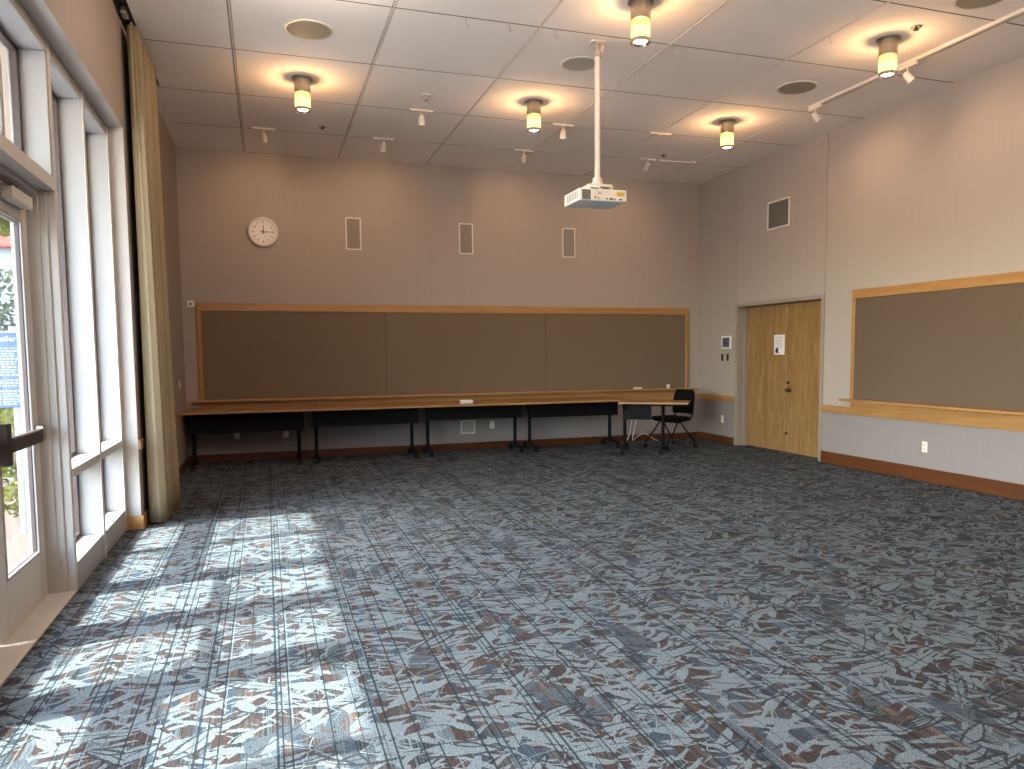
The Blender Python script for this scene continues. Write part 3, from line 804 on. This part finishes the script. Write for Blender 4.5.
# ------------------------------------------------------------------ tables
ZT = .735
def table(name, label, loc, rz, L, dp, legs, panel):
    """flip-top training table, local x along its length, local -y the front edge; origin under the back left corner at floor"""
    t = thing(name, label, 'table', loc, rz, 'brown topped training tables along the far wall')
    m = MB(); m.box((0, -dp, ZT-.028), (L, 0, ZT), .004, seg=2); m.build('tabletop', 'tabletop', t)
    m = MB(); m.box((.002, -dp-.003, ZT-.026), (L-.002, -dp+.003, ZT-.003), .0025); m.build('edge_band', 'maple', t)
    a, b, z0, yy = panel
    m = MB(); m.box((a, -yy-.012, z0), (b, -yy+.006, ZT-.03), .003)
    m.build('modesty_panel', 'black', t)
    m = MB(); m.box((.08, -dp*.62, ZT-.065), (L-.08, -dp*.62+.04, ZT-.028), .004); m.box((.08, -dp*.25, ZT-.065), (L-.08, -dp*.25+.04, ZT-.028), .004); m.build('under_frame', 'black', t)
    for lx, ly in legs:
        m = MB()
        m.prism([(lx+.024*math.cos(q*PI/8), ly+.038*math.sin(q*PI/8)) for q in range(16)], .085, ZT-.06)
        # flared brace that carries the top
        m.tube([(lx, ly-.02, ZT-.16), (lx, ly-.10, ZT-.085), (lx, ly-.22, ZT-.05)], .014, 8); m.tube([(lx, ly+.02, ZT-.16), (lx, ly+.08, ZT-.085), (lx, min(-.03, ly+.20), ZT-.05)], .014, 8)
        lg = m.build('leg', 'black', t)
        m = MB(); y0, y1 = ly-.29, ly+.24
        m.tube([(lx, y0, .075), (lx, ly-.12, .092), (lx, ly, .105), (lx, ly+.12, .092), (lx, y1, .075)], .022, 8); m.build('foot', 'black', lg)
        for yy2 in (y0+.01, y1-.01):
            m = MB()
            for sx in (-.016, .016):
                m.lathe([(0, .010), (.026, .010), (.030, .004), (.030, -.004), (.026, -.010), (0, -.010)], 16, Matrix.Translation((lx+sx, yy2, .030)) @ Matrix.Rotation(PI/2, 4, 'Y'))
            m.tube([(lx, yy2, .03), (lx, yy2, .085)], .010, 8)
            m.build('caster', 'black_plastic', lg)
    return t
TL = 1.518
tabs = []
for i, lab in enumerate(('brown topped training table nearest the curtain, under the left end of the tackboard', 'second training table from the curtain, with black modesty panel',
                         'third training table from the curtain, carrying the small white box', 'fourth training table from the curtain, next to the angled table')):
    dpp = .84
    yb = D-.03
    tabs.append(table('training_table', lab, (.018+1.524*i, yb, 0), 0, TL, dpp, [(.105, -.375), (TL-.115, -.375)], (.055, TL-.055, (.44, .475, .505, .49)[i], .53)))
A5 = Vector((5.68, 9.56, 0)); a5 = math.radians(-34)
n5 = Vector((-math.sin(a5), math.cos(a5), 0))
o5 = A5+n5*.52
table('training_table', 'training table turned at an angle in front of the black chair', o5, a5, .96, .52, [(.06, -.24), (.60, -.24)], (.05, .44, .475, .30))
t = thing('table_power_box', 'small white box on the third table from the curtain', 'box', (3.665, 10.20, ZT))
m = MB(); m.box((-.085, -.05, 0), (.085, .05, .052), .008, seg=2); m.build('housing', 'white', t)
m = MB(); m.box((-.07, -.0525, .012), (-.01, -.0495, .04), .002); m.box((.01, -.0525, .012), (.07, -.0495, .04), .002); m.build('socket', 'offwhite', t)
t = thing('paper_cup', 'small white cup on the ledge near the right end of the long tackboard', 'cup', (7.185, D-.09, .842))
m = MB(); m.lathe([(0, 0), (.026, 0), (.032, .058), (.034, .062), (.030, .060), (.024, .006), (0, .006)], 24); m.build('body', 'white', t)
t = thing('eraser', 'small flat white eraser on the ledge left of the white cup', 'eraser', (6.63, D-.09, .842))
m = MB(); m.box((-.07, -.025, .008), (.07, .025, .030), .006, seg=2); m.build('grip', 'white', t)
m = MB(); m.box((-.068, -.024, 0), (.068, .024, .010), .002); m.build('felt_pad', 'sensor', t)
# loose white cables hanging behind the angled table
for pts, lab in (([(6.37, 10.45, .50), (6.35, 10.48, .30), (6.33, 10.52, .12), (6.28, 10.56, .02), (6.22, 10.50, .008)], 'thin white cable hanging from the angled table, left of the two'),
                 ([(6.45, 10.45, .50), (6.42, 10.50, .25), (6.43, 10.58, .06), (6.55, 10.66, .10), (6.70, 10.70, .14), (6.85, 10.72, .06), (6.95, 10.72, .01)], 'thin white cable looping beside the chair behind the angled table')):
    m = MB()
    # smooth the path
    P = [Vector(p) for p in pts]; Q = []
    for a_ in range(len(P)-1):
        p0, p1, p2, p3 = P[max(a_-1, 0)], P[a_], P[a_+1], P[min(a_+2, len(P)-1)]
        for s_ in range(6):
            u = s_/6; Q.append(.5*((2*p1)+(p2-p0)*u+(2*p0-5*p1+4*p2-p3)*u*u+(3*p1-p0-3*p2+p3)*u**3))
    Q.append(P[-1]); m.tube(Q, .005, 6)
    tag(m.build('power_cable', 'white'), lab, 'cable', 'white cables by the angled table')

# ------------------------------------------------------------------ chair (local -y is the direction it faces)
ch = thing('task_chair', 'black armless chair on casters in the far right corner', 'chair', (6.75, 9.98, 0), math.radians(-78))
def rounded(w, d, n=6, r=.08):
    pts = []
    for cx, cy, a0 in ((w/2-r, d/2-r, 0), (-w/2+r, d/2-r, 90), (-w/2+r, -d/2+r, 180), (w/2-r, -d/2+r, 270)):
        for q in range(n+1):
            a = math.radians(a0+90*q/n); pts.append((cx+r*math.cos(a), cy+r*math.sin(a)))
    return pts
m = MB(); m.prism(rounded(.46, .45, 6, .09), .415, .465); bmesh.ops.bevel(m.bm, geom=[e for e in m.bm.edges if abs(e.verts[0].co.z-e.verts[1].co.z) < 1e-5], offset=.014, segments=2, affect='EDGES')
m.build('seat', 'black_fabric', ch)
# curved back
m = MB(); nb = 12; rows = 8
def bp(u, v, th):
    x = .215*u*(1-.10*max(0, v-.7)/.3*abs(u)); cv = .045*(1-u*u)
    # rounded corners
    z = .50+.36*v
    return Vector((x, .225+.05*v+cv-.0+th, z))
gridA = [[m.bm.verts.new(bp(-1+2*i/nb, j/rows, 0)) for i in range(nb+1)] for j in range(rows+1)]
gridB = [[m.bm.verts.new(bp(-1+2*i/nb, j/rows, .028)) for i in range(nb+1)] for j in range(rows+1)]
for g_ in (gridA, gridB):
    for j in range(rows+1):
        v = j/rows
        k_ = 1.0
        if v > .80: k_ = math.sqrt(max(0.05, 1-((v-.80)/.22)**2))*.25+.75
        if v < .15: k_ = math.sqrt(max(0.05, 1-((.15-v)/.17)**2))*.2+.8
        for q in g_[j]: q.co.x *= k_
for j in range(rows):
    for i in range(nb):
        f1 = m.bm.faces.new((gridA[j][i], gridA[j][i+1], gridA[j+1][i+1], gridA[j+1][i])); f1.smooth = True
        f2 = m.bm.faces.new((gridB[j][i+1], gridB[j][i], gridB[j+1][i], gridB[j+1][i+1])); f2.smooth = True
for i in range(nb):
    m.bm.faces.new((gridA[0][i+1], gridA[0][i], gridB[0][i], gridB[0][i+1])); m.bm.faces.new((gridA[rows][i], gridA[rows][i+1], gridB[rows][i+1], gridB[rows][i]))
for j in range(rows):
    m.bm.faces.new((gridA[j][0], gridA[j+1][0], gridB[j+1][0], gridB[j][0])); m.bm.faces.new((gridA[j+1][nb], gridA[j][nb], gridB[j][nb], gridB[j+1][nb]))
m.build('backrest', 'black_fabric', ch)
for sx in (-1, 1):
    m = MB(); m.tube([(sx*.17, .12, .41), (sx*.18, .22, .42), (sx*.185, .265, .48), (sx*.185, .275, .60), (sx*.18, .295, .72)], .012, 8); m.build('back_support', 'black', ch)
m = MB(); m.box((-.19, -.15, .39), (.19, .15, .416), .008); m.tube([(-.20, 0, .385), (.20, 0, .385)], .014, 8); m.build('seat_frame', 'black', ch)
for sx in (-1, 1):
    for sy in (-1, 1):
        m = MB(); m.tube([(sx*.19, sy*.03, .39), (sx*.215, sy*.12, .26), (sx*.24, sy*.27, .085)], .012, 8); lg = m.build('leg', 'black', ch)
        m = MB()
        for s2 in (-.014, .014):
            m.lathe([(0, .009), (.024, .009), (.028, .004), (.028, -.004), (.024, -.009), (0, -.009)], 14, Matrix.Translation((sx*.24+s2, sy*.275, .028)) @ Matrix.Rotation(PI/2, 4, 'Y'))
        m.tube([(sx*.24, sy*.27, .03), (sx*.24, sy*.27, .09)], .009, 8)
        m.build('caster', 'black_plastic', lg)

# ------------------------------------------------------------------ curtain
t = thing('curtain', 'full height beige curtain gathered at the end of the windows', 'curtain', (0, 0, 0))
m = MB()
nfold = 7; path = []
# leading panel facing the viewer, then pleats running back along the wall
YA = 7.00
path += [(.055, YA+.10), (.050, YA+.04), (.052, YA+.005), (.075, YA-.004), (.105, YA-.004), (.135, YA-.018), (.150, YA-.010)]
nlead = len(path)
for q in range(1, 190):
    u = q/189.0
    ph = u*nfold*2*PI
    path.append((.120+.030*u+.058*math.cos(ph)*(1+.15*math.cos(1.7*ph)), YA+u*.82+.030*math.sin(2*ph)))
rows = 14
gr = []
for j in range(rows+1):
    v = j/rows; z = .018+(H-.05-.018)*v
    row = []
    for i, (x, y) in enumerate(path):
        xc = .125-.020*v
        k_ = 1-.42*v                        # folds tighter at the top
        xx = xc+(x-.125)*k_+.004*math.sin(3*v+i*.05)
        yy = y-.10*v*(1 if i >= nlead else .6)*(1-i/len(path))
        row.append(m.bm.verts.new((xx, yy, z)))
    gr.append(row)
for j in range(rows):
    for i in range(len(path)-1):
        f = m.bm.faces.new((gr[j][i], gr[j][i+1], gr[j+1][i+1], gr[j+1][i])); f.smooth = True
# thickness so that it is cloth, not a sheet
o = m.build('cloth', 'curtain', t)
md = o.modifiers.new('thickness', 'SOLIDIFY'); md.thickness = .006; md.offset = 0
o.data.shade_smooth()
m = MB()
for q in range(9): m.box((.075, YA+.02+q*.09, H-.04), (.095, YA+.035+q*.09, H+.012), .002)
m.build('hooks', 'sensor', t)
t = thing('curtain_track', 'dark curtain track in the slot between ceiling and window wall', 'curtain track', (.07, 3, H))
m = MB(); m.box((-.05, -5.9, .02), (-.035, 5.4, .06), .003); m.box((.015, -5.9, .02), (.03, 5.4, .06), .003); m.box((-.05, -5.9, .055), (.03, 5.4, .075), .003); m.build('rail', 'track_dark', t)
m = MB(); m.box((-.03, 3.8, -.01), (.01, 3.93, .05), .004); m.build('end_stop', 'sensor', t)

# ------------------------------------------------------------------ outside
struct(B((-40, -30, -.16), (XO, 60, -.02)).build('ground', 'paving'), 'sunlit brick paving outside the glass doors', 'ground')
struct(B((-16, -14, -.1), (-2.3, 6.0, -.005)).build('ground_reflector', 'reflector'), 'pale concrete added unseen outside the windows on the near side', 'ground')  # unseen pale slab added to bounce light up to the ceiling
m = MB(); m.box((-1.66, -6, 3.36), (XO, 14, 3.48), .01); m.box((-1.68, -6, 3.30), (-1.62, 14, 3.56), .01)
struct(m.build('roof_overhang', 'soffit'), 'beige roof overhang outside above the windows', 'roof')
def leaves(m, c, r, n, s, seed, flat=1.0, shell=.35):
    R = random.Random(seed)
    for _ in range(n):
        while True:
            p = Vector((R.uniform(-1, 1), R.uniform(-1, 1), R.uniform(-1, 1)))
            if shell < p.length < 1: break
        p = Vector((p.x*r[0], p.y*r[1], p.z*r[2]))+Vector(c)
        e = Euler((R.uniform(0, 6.28), R.uniform(0, 6.28), R.uniform(0, 6.28))).to_matrix()
        k = s*R.uniform(.6, 1.3)
        vs = [m.bm.verts.new(p+e @ Vector(q)) for q in ((0, -k, 0), (k*.42, 0, k*.1), (0, k, 0), (-k*.42, 0, k*.1))]
        m.bm.faces.new(vs)
def plant(name, label, cat, loc, blobs, mat, s, n, trunk, seed, group=None):
    t = thing(name, label, cat, loc, 0, group)
    m = MB()
    for i, (c, r) in enumerate(blobs): leaves(m, c, r, n, s, seed+i)
    m.build('foliage', mat, t)
    m = MB()
    for (a, b, r0, r1) in trunk: m.tube([a, ((a[0]+b[0])/2+.03, (a[1]+b[1])/2, (a[2]+b[2])/2), b], r0, 8, r_end=r1)
    m.build('trunk' if cat == 'tree' else 'stem', 'bark', t)
    return t
# planter edge, low shrubs by the sign
plant('shrub', 'low yellow green shrub at the foot of the sign post', 'shrub', (-1.03, 7.72, -.02), [((0, 0, .20), (.22, .22, .18)), ((.16, .25, .18), (.2, .25, .17))], 'leaf', .035, 420, [((0, 0, 0), (0, 0, .2), .012, .006)], 11, 'shrubs outside the door')
plant('shrub', 'taller leafy shrub behind the sign posts', 'shrub', (-1.45, 9.3, -.02), [((0, 0, .55), (.5, .6, .55)), ((-.3, .7, .75), (.6, .7, .7)), ((.1, 1.3, .6), (.55, .6, .6))], 'leaf', .06, 700, [((0, 0, 0), (0, 0, .8), .03, .01), ((-.3, .7, 0), (-.3, .7, .8), .03, .01)], 31, 'shrubs outside the door')
plant('shrub', 'broad green shrub farther out beyond the sign', 'shrub', (-2.75, 12.3, -.02), [((0, 0, .5), (1.0, 1.0, .7)), ((-1.0, .3, .5), (.9, 1.0, .6))], 'leaf', .08, 600, [((0, 0, 0), (0, 0, .8), .05, .01)], 51, 'shrubs outside the door')
plant('olive_tree', 'grey green bushy tree above the blue sign', 'tree', (-3.4, 15.8, -.02), [((0, 0, 2.05), (1.15, 1.1, 1.05)), ((-.9, .5, 1.8), (1.1, 1.1, .9)), ((-.2, -.3, 1.35), (1.2, 1.0, .6))], 'leaf_olive', .075, 1500, [((0, 0, 0), (0, 0, 1.9), .09, .04), ((0, 0, .8), (-.7, .3, 1.8), .05, .02)], 71, 'trees beyond the paving')
plant('shade_tree', 'bright green tree crown rising above the far building', 'tree', (-10.5, 47, -.02), [((0, 0, 9.0), (4.5, 4, 3.2)), ((-4, 0, 8.0), (4, 4, 3.2)), ((1.5, -1, 7.6), (3, 3, 1.8)), ((-8, 1, 8.6), (4, 4, 3))], 'leaf', .22, 1500, [((0, 0, 0), (0, 0, 8), .35, .15), ((-4, 0, 0), (-4, 0, 7), .3, .12)], 91, 'trees beyond the paving')
plant('shade_tree', 'green tree seen through the transom window beyond the roof edge', 'tree', (-4.6, 19.5, -.02), [((0, 0, 5.6), (1.6, 1.8, 1.3)), ((-1.5, 1, 5.2), (1.6, 1.6, 1.2)), ((.6, -.6, 4.9), (1.3, 1.3, .9))], 'leaf', .12, 1200, [((0, 0, 0), (0, 0, 5.2), .12, .06), ((0, 0, 3.2), (-1.2, .8, 5.0), .06, .03)], 191, 'trees beyond the paving')
t = thing('distant_building', 'pale building with a red roof edge beyond the trees', 'building', (-10, 30, -.02))
m = MB(); m.box((-7, 0, 0), (3.4, 8, 5.15)); m.build('wall', 'stucco', t)
m = MB(); m.box((-7.3, -.4, 5.15), (3.7, 8.3, 5.5), .03); m.build('roof_edge', 'redtrim', t)
for xx in (-5, -2, 1):
    m = MB(); m.box((xx, -.03, 1.2), (xx+1.2, .02, 2.8)); wv = m.build('window', 'vent_dark', t)
# sign
t = thing('blue_sign', 'blue sign with white lettering on white posts outside the glass door', 'sign', (-.95, 7.12, -.02))
SG = .30
for (px_, py_) in ((.045, .02), (-.46, .02)):
    m = MB(); m.tube([(px_, py_, 0), (px_, py_, 1.70)], .030, 12); m.build('post', 'post_white', t)
m = MB(); m.box((-.56, -.035, 1.045), (.135, -.012, 1.655), .004); pnl = m.build('panel', 'sign_blue', t)
m = MB(); m.box((.120, -.038, 1.04), (.143, -.008, 1.66), .002); m.box((-.57, -.038, 1.648), (.143, -.008, 1.662), .002); m.build('panel_edge', 'post_white', t)
text_mesh('heading', 'Storyteller', .060, 'sign_white', Matrix.Translation((.075, -.0365, 1.598)) @ RX90, t, 'RIGHT')
m = MB(); R = random.Random(3)
zz = 1.545
for ln in range(22):
    zz -= .0215
    if ln in (11, 15): continue
    xx = .10 - R.uniform(0, .05)
    h_ = .0045 if ln else .003
    while xx > -.52:
        wl = R.uniform(.012, .04); m.box((xx-wl, -.0365, zz-h_), (xx, -.0352, zz+h_)); xx -= wl+.010
m.build('lettering', 'sign_white', t)
t = thing('white_pole', 'second thin white pole standing right of the blue sign', 'pole', (-.86, 7.34, -.02))
m = MB(); m.tube([(0, 0, 0), (0, 0, 3.30)], .028, 12); m.build('shaft', 'post_white', t)
m = MB(); m.box((-.05, -.05, 0), (.05, .05, .02), .004); m.build('base_plate', 'post_white', t)

# ------------------------------------------------------------------ light
w = bpy.data.worlds.new('sky'); scn.world = w; w.use_nodes = True
nt = w.node_tree; nt.nodes.clear()
bg = nt.nodes.new('ShaderNodeBackground'); wo = nt.nodes.new('ShaderNodeOutputWorld')
sk = nt.nodes.new('ShaderNodeTexSky')
try:
    sk.sky_type = 'NISHITA'; sk.sun_disc = False; sk.sun_elevation = math.radians(44); sk.sun_rotation = math.radians(260); sk.altitude = 50; sk.air_density = 1.0; sk.dust_density = 2.0
except Exception: pass
nt.links.new(sk.outputs[0], bg.inputs[0]); bg.inputs[1].default_value = 3.1
nt.links.new(bg.outputs[0], wo.inputs[0])
def light(name, typ, energy, color, loc, d=None, **kw):
    l = bpy.data.lights.new(name, typ); l.energy = energy; l.color = color
    for k_, v_ in kw.items(): setattr(l, k_, v_)
    o = bpy.data.objects.new(name, l); col.objects.link(o); o.location = loc
    if d is not None: o.rotation_euler = Vector(d).to_track_quat('-Z', 'Y').to_euler()
    return o
light('sun', 'SUN', 19.0, (1.0, .96, .90), (-10, 0, 12), (1.0, .17, -1.09), angle=math.radians(.9))
# window portals guide the sampling of the sky
po = light('window_portal', 'AREA', 1.0, (1, 1, 1), (XO-.05, (Y0+YJ)/2, ZH/2), (1, 0, 0), shape='RECTANGLE', size=YJ-Y0, size_y=ZH)
po.data.cycles.is_portal = True
for i, (lx, ly) in enumerate(LAMPS + [(1.459, 5.45), (1.459, 3.01), (3.872, 3.01), (6.278, 3.01), (1.459, .57), (3.872, .57), (6.278, .57)]):
    light('ceiling_lamp_light', 'POINT', 34.0, (1.0, .78, .60), (lx, ly, H-.225), shadow_soft_size=.03)
for p, d in HEADS:
    light('track_spotlight_light', 'SPOT', 20.0, (1.0, .58, .32), p, d, spot_size=math.radians(112), spot_blend=1.0, shadow_soft_size=.03)

# ------------------------------------------------------------------ camera (solved from the room's own edges)
cam = bpy.data.cameras.new('camera'); co = bpy.data.objects.new('camera', cam); col.objects.link(co)
f_, yaw, pitch, roll, ppx, ppy = 756.04, math.radians(18.26845), math.radians(-4.37732), math.radians(-.52062), 516.62, 411.30
fwd = Vector((math.sin(yaw)*math.cos(pitch), math.cos(yaw)*math.cos(pitch), math.sin(pitch)))
rt = Vector((math.cos(yaw), -math.sin(yaw), 0)); up = rt.cross(fwd)
r2 = math.cos(roll)*rt+math.sin(roll)*up; u2 = -math.sin(roll)*rt+math.cos(roll)*up
mat = Matrix((r2, u2, -fwd)).transposed().to_4x4(); mat.translation = Vector((1.0342, 0, 1.4254))
co.matrix_world = mat
cam.sensor_width = 36.0; cam.sensor_fit = 'HORIZONTAL'; cam.lens = f_/1024*36
cam.shift_x = -(ppx-512)/1024; cam.shift_y = (ppy-384.5)/1024
cam.clip_start = .05; cam.clip_end = 200
scn.camera = co
scn.view_settings.view_transform = 'Standard'; scn.view_settings.look = 'None'
scn.view_settings.exposure = 0.22; scn.view_settings.gamma = 1.0; scn.view_settings.use_curve_mapping = False
scn.cycles.max_bounces = 10; scn.cycles.diffuse_bounces = 6; scn.cycles.transparent_max_bounces = 16
scn.cycles.sample_clamp_indirect = 8.0
